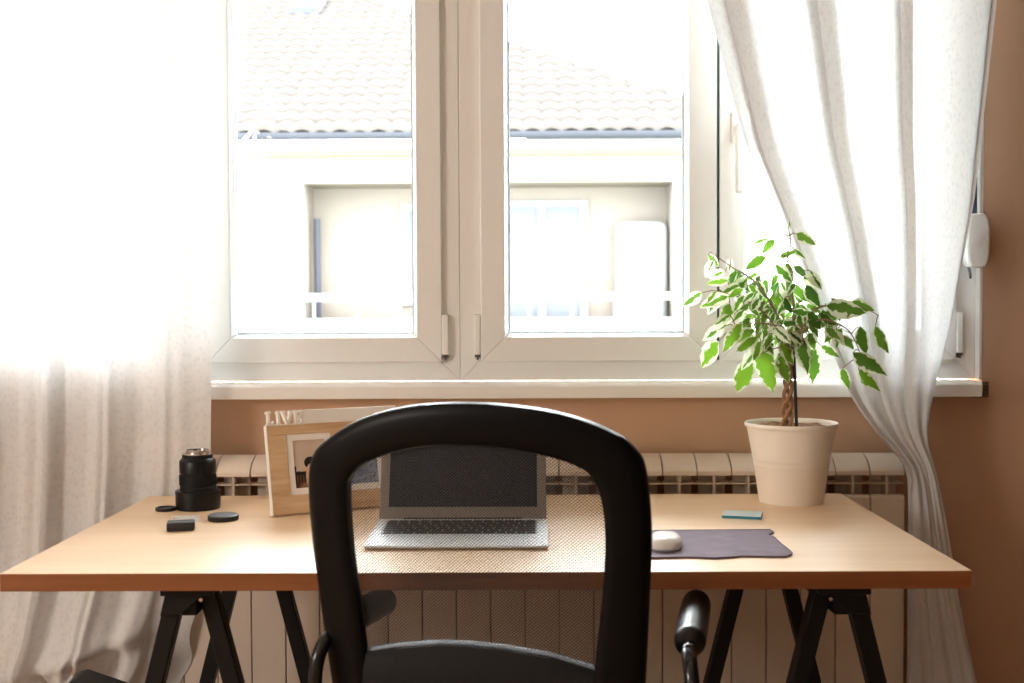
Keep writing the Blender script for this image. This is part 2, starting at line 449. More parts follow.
def window(name, x0, x1, sashes, meet):
    r = thing(name, None, None); tag(r, kind='structure')
    f = frame_ring(x0, x1, .9735, WZ1, .055, FY, 2.81)
    f.build('window_frame', M['pvc'], r, bevel=.002)
    for a in sashes: sash(r, *a)
    box(meet-.0022, meet+.0022, 2.7175, 2.74, 1.02, WZ1-.065).build('gasket', M['darkgasket'], r)
    return r
window('window_1', -1.337, -.1553, [(-1.288, -.7442, .07, .07, 'l'), (-.7398, -.1965, .067, .069, 'r', False)], -.742)
window('window_2', -.1547, 1.034, [(-.1064, .4373, .067, .076, 'l'), (.4417, .985, .07, .07, 'r', True)], .4395)
# outside roller-shutter strap and its winder on the wall
t = thing('shutter_strap_winder', 'white rounded shutter strap winder on the brown wall beside the window frame', 'strap winder', (0, 0, 0))
wb = MB()
prof = []
cx, cz, hw, hh = 1.017, 1.289, .027, .061
for k in range(40):
    a = 2*PI*k/40
    ca, sa = math.cos(a), math.sin(a)
    prof.append((cx+hw*math.copysign(abs(ca)**.45, ca), cz+hh*math.copysign(abs(sa)**.72, sa)))
wb.prism(prof, 2.672, WY-.001)
body = wb.build('winder_case', M['strapbox'], t, bevel=.006, seg=3)
pv = MB(); pv.lathe([(0, 0), (.012, 0), (.012, .004), (0, .004)], n=24); po = pv.build('case_button', M['pvc'], body, loc=(1.012, 2.673, 1.292)); po.rotation_euler = (PI/2, 0, 0)
sr_ = MB(); sr_.box(1.003, 1.021, 2.695, 2.697, 1.33, WZ1+.12); sr_.build('strap', M['strap'], t)
hk = MB(); hk.tube([(1.004, 2.70, 1.232), (1.003, 2.69, 1.222), (1.003, 2.685, 1.212), (1.005, 2.69, 1.205)], .003, 8); hk.build('strap_hook', M['hinge_dark'], t)

# ------------------------------------------------------------------ radiator
rt = thing('radiator', 'long cream ribbed radiator on the wall below the window sill', 'radiator', (0, 0, 0))
PITCH = .0765
def rad_section():
    b = MB(); hw = PITCH/2-.0013
    # top slab: gently curved hood running from the back down to the front lip
    pr = [(2.692, .808), (2.675, .8105), (2.655, .807), (2.635, .799), (2.618, .787), (2.611, .778), (2.611, .768), (2.625, .770), (2.66, .785), (2.692, .790)]
    b.prism(pr, -hw, hw, 'x', M['rad'])
    # front panel
    b.prism([(2.609, .715), (2.611, .722), (2.615, .725), (2.622, .725), (2.622, .10), (2.611, .10), (2.609, .107)], -hw, hw, 'x', M['rad'])
    # core: central web, horizontal fin, back plate
    b.box(-.003, .003, 2.613, 2.69, .10, .769, M['rad_in'])
    b.box(-hw, hw, 2.613, 2.655, .748, .7515, M['rad_in'])
    b.box(-.030, .030, 2.648, 2.654, .12, .785, M['rad_in'])
    b.tube([(0, 2.668, .09), (0, 2.672, .784)], .012, 10, M['rad_in'])
    return b
sec = rad_section().build('radiator_section', None, rt, bevel=.0012, seg=1)
nsec = 23
sec.location.x = .835-PITCH/2
for k in range(1, nsec):
    c = sec.copy(); COL.objects.link(c); c.parent = rt; c.location.x = .835-PITCH/2-k*PITCH
for zz in (.785, .115):
    b = MB(); b.tube([(.836-nsec*PITCH, 2.668, zz), (.84, 2.668, zz)], .012, 12); b.build('header_pipe', M['rad_in'], rt)
b = MB(); b.tube([(.837, 2.655, .79), (.852, 2.655, .79)], .013, 14); b.tube([(.85, 2.655, .79), (.872, 2.655, .785)], .009, 12)
b.build('vent_valve', M['valve'], rt, smooth=True)
for kx in (.70, -.8):
    b = MB(); b.box(kx-.01, kx+.01, 2.68, WY-.0005, .775, .80); b.build('wall_bracket', M['rad_in'], rt)

# ------------------------------------------------------------------ desk
T = .734
desk = thing('tabletop', 'pale birch tabletop lying across two black trestles', 'tabletop', (-.070, 2.195, T-.028), math.radians(.4))
b = MB(); b.box(-.756, .756, -.374, .374, .0, .028, M['desk_edge'])
b2 = MB()
td = MB(); td.box(-.756, .756, -.374, .374, .0, .0275); td.build('core_board', M['desk_edge'], desk, bevel=.001)
tt = MB(); tt.box(-.7555, .7555, -.3735, .3735, .0275, .028); tt.build('veneer_top', M['desk'], desk)

def trestle(label, X, flip, RZT=0):
    r = thing('trestle', label, 'trestle', (X, 2.145, 0), math.radians(RZT), None)
    bm_ = MB(); bm_.box(-.041, .041, -.30, .30, .691, .7055); bm_.box(-.012, .012, -.28, .28, .655, .691)
    bm_.build('top_beam', M['trestle'], r, bevel=.002)
    for yy in (-.255, .255):
        for sx in (-1, 1):
            lg = MB(); lg.bar((sx*.022, yy+.012*sx*flip, .690), (sx*.195, yy+.012*sx*flip, .004), .028, .030)
            lg.build('leg', M['trestle'], r, bevel=.002)
        # hinge cheek: a plate that drops on one side of the apex
        p = [(-.034*flip, .694), (.03*flip, .694), (.02*flip, .686), (-.010*flip, .660), (-.044*flip, .657), (-.036*flip, .690)]
        if flip < 0: p = p[::-1]
        ck = MB(); ck.prism(p, yy-.037, yy-.022); ck.build('hinge_plate', M['trestle'], r, bevel=.0015)
        bo = MB(); bo.tube([(.022*flip, yy-.040, .684), (.022*flip, yy-.036, .684)], .003, 10); bo.build('bolt', M['chrome'], r)
    for sx in (-1, 1):
        cr = MB(); cr.box(sx*.157-.012, sx*.157+.012, -.29, .29, .17, .21); cr.build('cross_rail', M['trestle'], r, bevel=.002)
    return r
trestle('black wooden trestle under the tabletop end with the camera lens', -.550, 1, 1.7)
trestle('black wooden trestle under the tabletop end with the potted plant', .488, -1, 2)

# ------------------------------------------------------------------ curtains
def sheet(name, label, fn, nu, nv, zs, width, group=None):
    """fn(u, v) -> point; UV in metres of cloth."""
    b = MB()
    for j in range(nv+1):
        for i in range(nu+1):
            u, v = i/nu, j/nv
            b.uv[len(b.v)] = (u*width, v*zs); b.v.append(fn(u, v))
    b.f = [(j*(nu+1)+i, j*(nu+1)+i+1, (j+1)*(nu+1)+i+1, (j+1)*(nu+1)+i) for j in range(nv) for i in range(nu)]
    b.m = [0]*len(b.f)
    o = b.build(name, M['curtain'], smooth=True, auto=180)
    s = o.modifiers.new('hem', 'SOLIDIFY'); s.thickness = .0006
    o.modifiers.remove(s)
    return tag(o, label, 'curtain', group)

ZT = 2.45
def left_curtain(u, v):
    z = ZT+(.045-ZT)*v
    edge = interp([(.04, -.80), (.31, -.780), (.40, -.762), (.47, -.746), (.6, -.728), (.83, -.711), (1.3, -.70), (1.82, -.690), (2.45, -.680)], z)
    x0 = -1.62
    # fold density: broad soft folds, tighter near the free edge
    ph = u*1.0
    w_ = u+.012*math.sin(2*PI*ph*7+1.2)*(.4+.6*v)
    x = x0+(edge-x0)*w_
    # clear of the radiator and sill, and of the table edge
    amp = .016+.012*math.sin(2*PI*u*1.3+.6)
    k = 2*PI
    fold = math.sin(k*(u*6.3+.10*math.sin(3*v+5*u)))+.45*math.sin(k*(u*11.7+.3)+1.4*v)+.2*math.sin(k*u*23)
    free = smoothstep(-.84, -.92, x)              # beyond the tabletop corner it can swing into the room
    y = 2.592+fold*(.007+free*.016)*(.55+.45*smoothstep(2.4, 1.6, z))
    if z < .62:
        # the lower end is pushed out and drapes over the case on the floor
        q = smoothstep(.62, .36, z)*math.exp(-((x+.98)/.20)**2)
        y -= .06*q
        q2 = smoothstep(.5, .30, z)
        y += .015*q2*math.sin(x*38+z*16)-.02*q2*math.sin(x*17-z*22)
        x += .012*q2*math.sin(z*40+x*9)
    # a slack fold lying across the lower end
    t = z-(.385+.35*(x+.98)); mk = smoothstep(-1.3, -1.1, x)*smoothstep(-.80, -.88, x)
    y -= .065*mk*(math.exp(-t/.10) if t > 0 else math.exp(t/.016))
    return (x, min(y, 2.606), z)
sheet('curtain', 'white flowered sheer curtain hanging straight down beside the camera lens', left_curtain, 260, 150, 2.4, 1.5, 'sheer window curtains')

LE = [(.045, .80), (.31, .832), (.55, .833), (.70, .834), (.80, .827), (.835, .785), (.885, .745), (.9375, .706), (1.05, .655), (1.16, .617), (1.2875, .563), (1.4834, .476), (1.8076, .389), (2.45, .26)]
RE = [(.045, 1.06), (.31, .985), (.4964, .944), (.673, .914), (.78, .893), (.835, .875), (.871, .870), (.95, .885), (1.0897, .9226), (1.372, .9747), (1.80, 1.0187), (2.45, 1.06)]
def sm(tab, z):
    return (interp(tab, z-.03)+interp(tab, z)*2+interp(tab, z+.03))/4
def right_curtain(u, v):
    z = ZT+(.045-ZT)*v
    a, b_ = sm(LE, z), sm(RE, z)
    wid = b_-a
    k = 2*PI
    tight = 1-smoothstep(.06, .5, wid)
    # overlapping pleats: x runs back and forth while depth follows
    n = 3.6
    g = u*n
    s = g+.17*math.sin(k*g+.8)
    w_ = u+(.135+.02*math.sin(4*u+1))*math.sin(k*g+.5)*(.8+.3*tight)*smoothstep(0, .10, u)*smoothstep(1, .90, u)
    x = a+wid*w_
    y = 2.580+(.020+.002*tight)*math.sin(k*g-.9)+.003*math.sin(k*u*11+2*v)+.002*math.sin(k*u*23+9*z)*tight
    # the bunch swings inward above the radiator and stays clear of the tabletop
    if z < .9:
        y += .0015*math.sin(k*u*9+20*z)
    y -= .022*smoothstep(.70, .80, z)*smoothstep(1.25, .9, z)*smoothstep(.3, .0, u)
    return (x, min(y, 2.606), z)
sheet('curtain', 'white flowered sheer curtain gathered to a bunch behind the potted plant', right_curtain, 260, 170, 2.4, 2.6, 'sheer window curtains')
# rail above the window that both curtains hang from
rl = MB(); rl.tube([(-1.75, 2.60, ZT+.012), (1.30, 2.60, ZT+.012)], .012, 12)
rail = thing('curtain_rail', 'white round curtain rail above the window', 'curtain rail')
rl.build('rod', M['pvc'], rail, smooth=True)
for x in (-1.6, -.1, 1.2):
    q = MB(); q.tube([(x, 2.60, ZT+.012), (x, WY-.0005, ZT+.012)], .008, 8); q.build('rail_bracket', M['pvc'], rail)

# black case on the floor under the curtain
bc = thing('storage_case', 'black slope-topped case on the floor beside the hanging curtain', 'case', (-.832, 2.27, -.0), math.radians(4))
q = MB(); q.prism([(-.076, 0), (.07, 0), (.072, .365), (.062, .378), (-.05, .420), (-.068, .416), (-.076, .400)], -.05, .085); q.build('case_body', M['bag'], bc, bevel=.008, seg=3)
q = MB(); q.tube(spline([(-.05, -.049, .26), (-.04, -.070, .262), (.03, -.070, .262), (.04, -.049, .26)], 6), .006, 8); q.build('carry_handle', M['bag'], bc, smooth=True)

# ------------------------------------------------------------------ office chair
CC = Vector((-.068, 1.619, 0)); CR = Vector((.962, -.272, 0)); CF = Vector((.272, .962, 0))
ch = thing('office_chair', 'black office chair with see-through mesh back pulled up to the tabletop', 'chair')
def bp(u, z, w_=0):
    p = CC+CR*u+CF*(.5*u*u-.12*(z-.8)+w_); p.z = z; return p
OUT = [(-.232, .42), (-.240, .52), (-.2466, .5867), (-.2591, .7136), (-.2674, .8194), (-.2665, .8948), (-.2560, .9332), (-.2296, .9583), (-.1725, .9894), (-.1072, 1.0086), (-.0388, 1.0174), (.0397, 1.0172), (.1209, 1.0068), (.1859, .9841), (.2185, .9592), (.2322, .9288), (.2375, .8467), (.2326, .7492), (.2248, .6313), (.218, .52), (.210, .42)]
INN = [(-.165, .42), (-.172, .52), (-.1802, .5974), (-.1883, .7074), (-.1968, .8038), (-.1965, .8851), (-.1888, .9066), (-.1669, .9259), (-.1109, .9464), (-.0493, .9559), (.0371, .9558), (.1053, .945), (.1500, .9287), (.1665, .9074), (.1737, .8804), (.1760, .846), (.1746, .8043), (.1674, .7339), (.1540, .6291), (.146, .52), (.140, .42)]
def resample(tab, n):
    p = spline([(a, b, 0) for a, b in tab], 12)
    L = [0]
    for a, b in zip(p, p[1:]): L.append(L[-1]+(b-a).length)
    res = []
    for k in range(n):
        s = L[-1]*k/(n-1); j = 0
        while j < len(L)-2 and L[j+1] < s: j += 1
        t = (s-L[j])/max(1e-9, L[j+1]-L[j]); res.append(p[j].lerp(p[j+1], t))
    return res
# pair by index of the control points so the band stays even
so_ = spline([(a, b, 0) for a, b in OUT], 8); si_ = spline([(a, b, 0) for a, b in INN], 8)
b = MB(); ring = 14; vs = []
for o_, i_ in zip(so_, si_):
    for k in range(ring):
        a = 2*PI*k/ring
        c_ = math.copysign(abs(math.cos(a))**.55, math.cos(a)); s_ = math.copysign(abs(math.sin(a))**.75, math.sin(a))
        q = o_.lerp(i_, .5-.5*c_)
        vs.append(bp(q.x, q.y, s_*.017))
n_ = len(so_)
fs = [(j*ring+k, j*ring+(k+1) % ring, (j+1)*ring+(k+1) % ring, (j+1)*ring+k) for j in range(n_-1) for k in range(ring)]
fs += [tuple(range(ring-1, -1, -1)), tuple(range((n_-1)*ring, n_*ring))]
b.add(vs, fs); fr = b.build('backrest_frame', M['black_plastic'], ch, smooth=True)
# knit mesh stretched inside the frame
b = MB(); NU, NV = 24, 30
ARC = [(-.23, .628), (-.1825, .6449), (-.1363, .6575), (-.0641, .6700), (-.02, .6725), (.0252, .6718), (.0957, .6640), (.1529, .6483), (.2, .63)]
def inner_x(z, side):
    pts = si_
    best = None
    for p, q in zip(pts, pts[1:]):
        if (p.y-z)*(q.y-z) <= 0 and abs(p.y-q.y) > 1e-9:
            x = p.x+(q.x-p.x)*(z-p.y)/(q.y-p.y)
            if best is None or (side < 0 and x < best) or (side > 0 and x > best): best = x
    return best
ztop = max(p.y for p in si_)-.0006
for j in range(NV+1):
    z = .60+(ztop-.60)*(j/NV)
    a, c = inner_x(z, -1), inner_x(z, 1)
    a -= .01; c += .01
    for i in range(NU+1):
        u = a+(c-a)*i/NU
        b.uv[len(b.v)] = (u, z); b.v.append(bp(u, z, .004))
b.f = [(j*(NU+1)+i, j*(NU+1)+i+1, (j+1)*(NU+1)+i+1, (j+1)*(NU+1)+i) for j in range(NV) for i in range(NU)]; b.m = [0]*len(b.f)
b.build('backrest_mesh', M['knit'], ch, smooth=True)
# padded lower panel of the backrest; woven edge painted pale as rim light
b = MB(); vs = []; NA = 40; rows = 10
for i in range(NA+1):
    u = -.205+(.40-.018)*i/NA
    zt = interp(ARC, u)
    for k in range(rows+1):
        f = k/rows
        z = zt-(zt-.43)*f
        vs.append(bp(u, z, .012+.018*math.sin(PI*min(1, f*1.6+.08))))
    for k in range(rows+1):
        f = 1-k/rows
        z = zt-(zt-.43)*f
        vs.append(bp(u, z, -.002-.012*math.sin(PI*min(1, f*2+.1))))
m_ = 2*(rows+1)
fs = [(i*m_+k, i*m_+(k+1) % m_, (i+1)*m_+(k+1) % m_, (i+1)*m_+k) for i in range(NA) for k in range(m_)]
b.add(vs, fs); lp = b.build('lumbar_panel', M['fabric'], ch, smooth=True, auto=80)
b = MB(); b.tube([bp(-.200+.376*i/50, interp(ARC, -.200+.376*i/50)+.001, .006) for i in range(51)], .0042, 8)
b.build('edge_highlight', M['lit_edge'], lp, smooth=True)
# seat
sc_ = CC+CF*.27
b = MB(); vs = []; NR = 48; layers = [(.93, -.045), (1.0, -.03), (1.0, -.005), (.97, .018), (.88, .034), (.6, .042), (.25, .043), (0.001, .043)]
for s, h in layers:
    for i in range(NR):
        a = 2*PI*i/NR
        cx_, cy_ = math.cos(a), math.sin(a)
        x = .235*math.copysign(abs(cx_)**.6, cx_)*s; y = .225*math.copysign(abs(cy_)**.6, cy_)*s
        p = sc_+CR*x+CF*y; p.z = .455+h-(.03*max(0, (y-.12)/.1)**2 if h > -.01 else 0); vs.append(p)
k_ = len(layers)
fs = [(j*NR+i, j*NR+(i+1) % NR, (j+1)*NR+(i+1) % NR, (j+1)*NR+i) for j in range(k_-1) for i in range(NR)]
fs += [tuple(range(NR-1, -1, -1)), tuple(range((k_-1)*NR, k_*NR))]
b.add(vs, fs); b.build('seat', M['fabric'], ch, smooth=True, auto=70)
b = MB(); b.box(-.10, .10, -.12, .12, .375, .409, R=Matrix.Translation(sc_) @ Matrix(((CR.x, CF.x, 0, 0), (CR.y, CF.y, 0, 0), (0, 0, 1, 0), (0, 0, 0, 1))))
b.build('tilt_mechanism', M['black_plastic'], ch, bevel=.006)
b = MB(); b.tube([bp(-.01, .50, -.012), bp(-.01, .44, -.02), CC+CF*.02+Vector((0, 0, .392)), CC+CF*.18+Vector((0, 0, .392))], [.028, .028, .026, .024], 10)
b.build('back_bracket', M['black_plastic'], ch, smooth=True)
b = MB(); b.tube([sc_+Vector((0, 0, .375)), sc_+Vector((0, 0, .20))], .025, 20); b.tube([sc_+Vector((0, 0, .22)), sc_+Vector((0, 0, .09))], .034, 20)
b.build('gas_column', M['arm_tube'], ch, smooth=True)
for k in range(5):
    a = 2*PI*k/5+.3; d = Vector((math.cos(a), math.sin(a), 0))
    b = MB(); b.tube([sc_+d*.02+Vector((0, 0, .115)), sc_+d*.16+Vector((0, 0, .10)), sc_+d*.29+Vector((0, 0, .075))], [.026, .021, .016], 10)
    b.build('base_spoke', M['black_plastic'], ch, smooth=True)
    p = sc_+d*.285
    e = Vector((-d.y, d.x, 0))
    b = MB()
    for s in (-1, 1): b.tube([p+e*s*.008+Vector((0, 0, .0275)), p+e*s*.024+Vector((0, 0, .0275))], .027, 18)
    b.tube([p+Vector((0, 0, .04)), p+Vector((0, 0, .08))], .008, 8)
    b.build('caster', M['black_plastic'], ch)
# armrests: bent tube with a foam pad on top
def arm(near, far, side):
    near, far = Vector(near), Vector(far)
    d = (far-near).normalized(); o = CR*side
    pts = [far-d*.01, near+d*.02, near-d*.018+Vector((0, 0, -.004)), near-d*.042+o*.004+Vector((0, 0, -.02)), near-d*.052+o*.008+Vector((0, 0, -.055)),
           near-d*.05+o*.010+Vector((0, 0, -.13)), near-d*.03+o*.004+Vector((0, 0, -.22)), near+d*.03-o*.02+Vector((0, 0, -.277)), near+d*.09-o*.10+Vector((0, 0, -.285)), near+d*.12-o*.19+Vector((0, 0, -.288))]
    b = MB(); b.tube(spline(pts, 8), .0105, 14); b.build('arm_tube', M['arm_tube'], ch, smooth=True)
    b = MB(); L = (far-near).length; N = 26; pl = []; rr = []
    for i in range(N+1):
        t = i/N
        e = min(t, 1-t)*L
        rr.append(.0225*math.sqrt(max(.06, 1-max(0, 1-e/.014)**2))*(1+.05*math.sin(PI*t)))
        pl.append(near+d*(L*t)+Vector((0, 0, .004)))
    b.tube(pl, rr, 20); b.build('arm_pad', M['arm_pad'], ch, smooth=True, auto=60)
arm((.2260, 1.645, .668), (.271, 1.885, .668), 1)
arm((-.285, 1.745, .668), (-.2285, 1.905, .668), -1)

# ------------------------------------------------------------------ laptop
LX, LY0, LY1 = -.122, 1.984, 2.200
lt = thing('laptop', 'open silver laptop with a dark screen on the tabletop', 'laptop', (LX, 0, T), 0)
W2 = .157
b = MB(); b.prism([(LY0, .006), (LY0+.004, .0025), (LY1, .001), (LY1, .015), (LY0+.003, .0085)], -W2, W2, 'x')
base = b.build('laptop_base', M['alu'], lt, bevel=.0015)
def ztop_(y): return .0085+(.015-.0085)*(y-LY0-.003)/(LY1-LY0-.003)
KY0, KY1 = LY0+.088, LY1-.018
b = MB()
kx = .139
b.add([(-kx, KY0-.002, ztop_(KY0-.002)+.0002), (kx, KY0-.002, ztop_(KY0-.002)+.0002), (kx, KY1+.002, ztop_(KY1+.002)+.0002), (-kx, KY1+.002, ztop_(KY1+.002)+.0002)], [(0, 1, 2, 3)])
kb = b.build('keyboard', M['keyled'], lt)
rows_ = [[1]*14, [1]*12+[1.5], [1.5]+[1]*12, [1.75]+[1]*10+[1.75], [2.2]+[1]*9+[2.2], [1, 1, 1.2, 1.4, 5.4, 1.4, 1, 1, 1, 1]]
ky = (KY1-KY0)/6
keymesh = {}
for r_, row in enumerate(rows_):
    tot = sum(row); x = -kx+.002; un = (2*kx-.004)/tot
    yc = KY1-ky*(r_+.5)
    for wk in row:
        wd = wk*un
        key_ = round(wd, 4)
        if key_ not in keymesh:
            b = MB(); b.box(-wd/2+.0013, wd/2-.0013, -ky/2+.0013, ky/2-.0013, 0, .0016)
            o = b.build('key', M['key'], kb, bevel=.0006, seg=1); keymesh[key_] = o
        else:
            o = keymesh[key_].copy(); COL.objects.link(o); o.parent = kb
        o.location = (x+wd/2, yc, ztop_(yc)+.0002); x += wd
b = MB(); b.add([(-.052, LY0+.012, ztop_(LY0+.012)+.0003), (.052, LY0+.012, ztop_(LY0+.012)+.0003), (.052, LY0+.08, ztop_(LY0+.08)+.0003), (-.052, LY0+.08, ztop_(LY0+.08)+.0003)], [(0, 1, 2, 3)])
b.build('trackpad', M['alu'], base)
ld = MB(); ld.box(-W2, W2, 0, .006, .0, .212)
lid = ld.build('lid', M['bezel'], lt, bevel=.002, loc=(0, LY1-.002, .0135)); lid.rotation_euler = (math.radians(-21), 0, 0)
b = MB(); b.box(-.1395, .1395, -.0008, 0, .024, .203); b.build('screen', M['screen'], lid)
b = MB(); b.tube([(-.11, LY1-.001, .013), (.11, LY1-.001, .013)], .0045, 12); b.build('hinge', M['key'], lt, smooth=True)

# ------------------------------------------------------------------ camera lens, caps, battery
ln = thing('camera_lens', 'black zoom lens standing upside down on its hood on the tabletop', 'camera lens', (-.678, 2.408, T))
b = MB(); b.lathe([(.0, 0), (.0440, 0), (.0440, .002), (.0450, .006), (.0452, .030), (.0458, .0305), (.0458, .0365), (.0445, .038), (.038, .0385), (0, .0385)])
b.build('lens_hood', M['lens'], ln, smooth=True, auto=35)
b = MB(); b.lathe([(0, .038), (.0362, .038), (.0362, .0455), (.0358, .046), (.0352, .0465), (.0352, .048), (.0362, .0485), (.0368, .049), (.0368, .071), (.0362, .0715)])
for k in range(60):
    a = 2*PI*k/60
    b.box(.0366, .0374, -.0008, .0008, .051, .069, R=Matrix.Rotation(a, 4, 'Z'))
b.build('zoom_ring', M['lens_rubber'], ln, smooth=True, auto=35)
b = MB(); b.lathe([(.0362, .0715), (.0352, .072), (.0352, .0745), (.0368, .075), (.0368, .097), (.0358, .0995), (.0345, .101), (.0325, .1035), (.0310, .104), (.0310, .111), (.0300, .112), (.0, .112)])
b.build('lens_barrel', M['lens'], ln, smooth=True, auto=35)
b = MB(); b.lathe([(.0302, .112), (.0302, .1145), (.0275, .1150), (.0235, .1150), (.0235, .121), (.0215, .121), (.0215, .114), (0, .114)], m=None); b.build('mount_ring', M['chrome'], ln, smooth=True, auto=35)
b = MB(); b.lathe([(.0214, .1165), (.012, .1182), (0, .1188)]); b.build('rear_glass', M['glass_dark'], ln, smooth=True)
b = MB(); b.lathe([(0, 0), (.0205, 0), (.021, .001), (.021, .006), (.0195, .0068), (.0165, .0068), (.016, .0045), (0, .0045)])
c1 = thing('lens_cap', 'small black ring-shaped cap lying just in front of the standing lens', 'lens cap', (-.737, 2.383, T), 0, 'loose lens caps')
b.build('cap_body', M['cap'], c1, smooth=True, auto=35)
b = MB(); b.lathe([(.0135, .0045), (.0135, .0058), (.012, .0058), (.012, .0045)]); b.build('thread_ring', M['cap'], c1, smooth=True)
c2 = thing('lens_cap', 'thicker black cap with a grey face, between battery and picture frame', 'lens cap', (-.592, 2.275, T), 0, 'loose lens caps')
b = MB(); b.lathe([(0, 0), (.0285, 0), (.029, .001), (.029, .0095), (.0275, .0105), (0, .0105)])
for k in range(70): b.box(.0287, .0294, -.0005, .0005, .0015, .009, R=Matrix.Rotation(2*PI*k/70, 4, 'Z'))
b.build('cap_body', M['cap'], c2, smooth=True, auto=35)
b = MB(); b.lathe([(.0268, .0105), (.026, .0113), (0, .0113)]); b.build('cap_face', M['cap_top'], c2, smooth=True, auto=35)
bt = thing('camera_battery', 'dark rectangular camera battery lying on the tabletop before the lens', 'battery', (-.645, 2.174, T), math.radians(14))
b = MB(); b.box(-.025, .025, -.017, .017, 0, .0165); b.build('battery_shell', M['battery'], bt, bevel=.003, seg=3)
b = MB(); b.box(-.025, .025, -.0174, -.0168, .0065, .0085); b.build('seam_line', M['cap'], bt)
cv = thing('battery_cover', 'frosted white plastic battery cover behind the dark battery', 'battery cover', (-.662, 2.262, T), math.radians(14))
b = MB(); b.box(-.026, .026, -.017, .017, 0, .002); b.box(-.026, .026, -.017, -.0155, 0, .0075); b.box(-.026, -.0245, -.017, .017, 0, .0075); b.box(.0245, .026, -.017, .017, 0, .0075); b.box(-.026, .026, .0155, .017, 0, .0075)
b.build('cover_shell', M['clear_cover'], cv, bevel=.0008, seg=1)
b = MB(); b.box(-.008, .008, -.0195, -.017, 0, .0045); b.build('cover_clip', M['clear_cover'], cv)

# ------------------------------------------------------------------ picture frame
pf = thing('picture_frame', 'wooden double picture frame with white raised lettering, behind the laptop', 'picture frame', (-.4985, 2.298, T), math.radians(28.5))
tiltm = bpy.data.objects.new('frame_body', None)
FW, FH = .280, .178
TL = Matrix.Translation((0, 0, .0042)) @ Matrix.Rotation(math.radians(-14), 4, 'X')
bpy.data.objects.remove(tiltm)
def fpart(b, name, m, parent=pf, **k):
    o = b.build(name, m, parent, **k)
    if parent is pf: o.matrix_local = TL
    return o
op1, op2 = (.038, .130, .037, .158), (.150, .240, .037, .158)
b = MB()
xs = [0, op1[0], op1[1], op2[0], op2[1], FW]
b.box(0, FW, 0, .016, 0, .037); b.box(0, FW, 0, .016, .158, FH)
for a, c in ((0, op1[0]), (op1[1], op2[0]), (op2[1], FW)): b.box(a, c, 0, .016, .037, .158)
board = fpart(b, 'frame_board', M['frame_wood'], bevel=.001, seg=1)
for xe in (-.0015, FW):
    b = MB(); b.box(xe, xe+.0015, -.0005, .017, 0, FH+.001); fpart(b, 'painted_edge', M['frame_white'])
for n, op in enumerate((op1, op2)):
    b = MB()
    x0, x1, z0, z1 = op; e = .0125
    b.box(x0, x1, .002, .006, z0, z0+e); b.box(x0, x1, .002, .006, z1-e, z1); b.box(x0, x0+e, .002, .006, z0+e, z1-e); b.box(x1-e, x1, .002, .006, z0+e, z1-e)
    fpart(b, 'white_mount', M['frame_white'])
    b = MB(); b.box(x0+e, x1-e, .005, .006, z0+e, z1-e, M['photo_brown' if n == 0 else 'photo_blue'])
    if n == 0:
        X0, Z0 = x0+e, z0+e
        b.box(X0, x1-e, .0046, .0051, Z0+.030, z1-e, M['photo_sky'])
        b.box(X0, X0+.004, .0042, .0047, Z0+.006, Z0+.044, M['photo_dark'])
        for k in range(3): b.box(X0+.007+k*.006, X0+.010+k*.006, .0042, .0047, Z0+.010, Z0+.034-.002*k, M['photo_dark'])
        b.box(X0+.003, X0+.026, .0041, .0046, Z0+.026, Z0+.033, M['photo_dark'])
        def disc(cx, cz, rx, rz, y, m): b.prism([(cx+rx*math.cos(2*PI*i/24), cz+rz*math.sin(2*PI*i/24)) for i in range(24)], y, y+.0005, 'y', m)
        disc(X0+.034, Z0+.050, .013, .012, .0040, M['photo_dark']); disc(X0+.034, Z0+.022, .011, .026, .0037, M['photo_skin'])
        disc(X0+.052, Z0+.030, .012, .030, .0035, M['photo_sky']); disc(X0+.022, Z0+.037, .005, .004, .0036, M['photo_skin'])
    fpart(b, 'photo_print', None)
b = MB(); b.box(.076, FW, .002, .013, FH, FH+.029); fpart(b, 'white_strip', M['frame_white'], bevel=.001, seg=1)
# raised serif letters L I V E
def letters():
    b = MB(); h = .0255; y0, y1 = -.0005, .0125
    def R(x0, x1, z0, z1): b.box(x0, x1, y0, y1, FH+z0, FH+z1)
    # L
    R(.001, .0085, 0, .004); R(.0028, .0068, .004, h-.004); R(.001, .0085, h-.004, h); R(.0085, .0132, 0, .004); R(.0114, .0132, .004, .008)
    # I
    R(.0182, .0250, 0, .0032); R(.0197, .0235, .0032, h-.0032); R(.0182, .0250, h-.0032, h)
    # V
    for s, x in ((1, .0305), (-1, .0435)):
        b.prism([(x-.0022, FH+h-.004), (x+.0022, FH+h-.004), (.037+.0022, FH), (.037-.0022, FH)][::1], y0, y1)
        R(x-.0032, x+.0032, h-.0035, h)
    # E
    R(.0485, .0625, 0, .004); R(.0502, .0542, .004, h-.004); R(.0485, .0625, h-.004, h); R(.0542, .0590, h/2-.002, h/2+.002)
    R(.0602, .0625, .004, .009); R(.0602, .0625, h-.009, h-.004); R(.0575, .0590, h/2-.004, h/2+.004)
    R(.001, .0625, -.0005, .0012)
    b.v = [(x*1.2, y, FH+(z-FH)*1.13) for x, y, z in b.v]
    return b
fpart(letters(), 'raised_lettering', M['frame_white'])
b = MB(); sup = [(.10, .016, .118), (.10, .030, .116), (.10, .062, .016), (.10, .050, .008), (.10, .016, .10)]
st = MB(); st.bar((.146, .018, .12), (.146, .058, .016), .05, .003); fpart(st, 'easel_strut', M['frame_wood'])

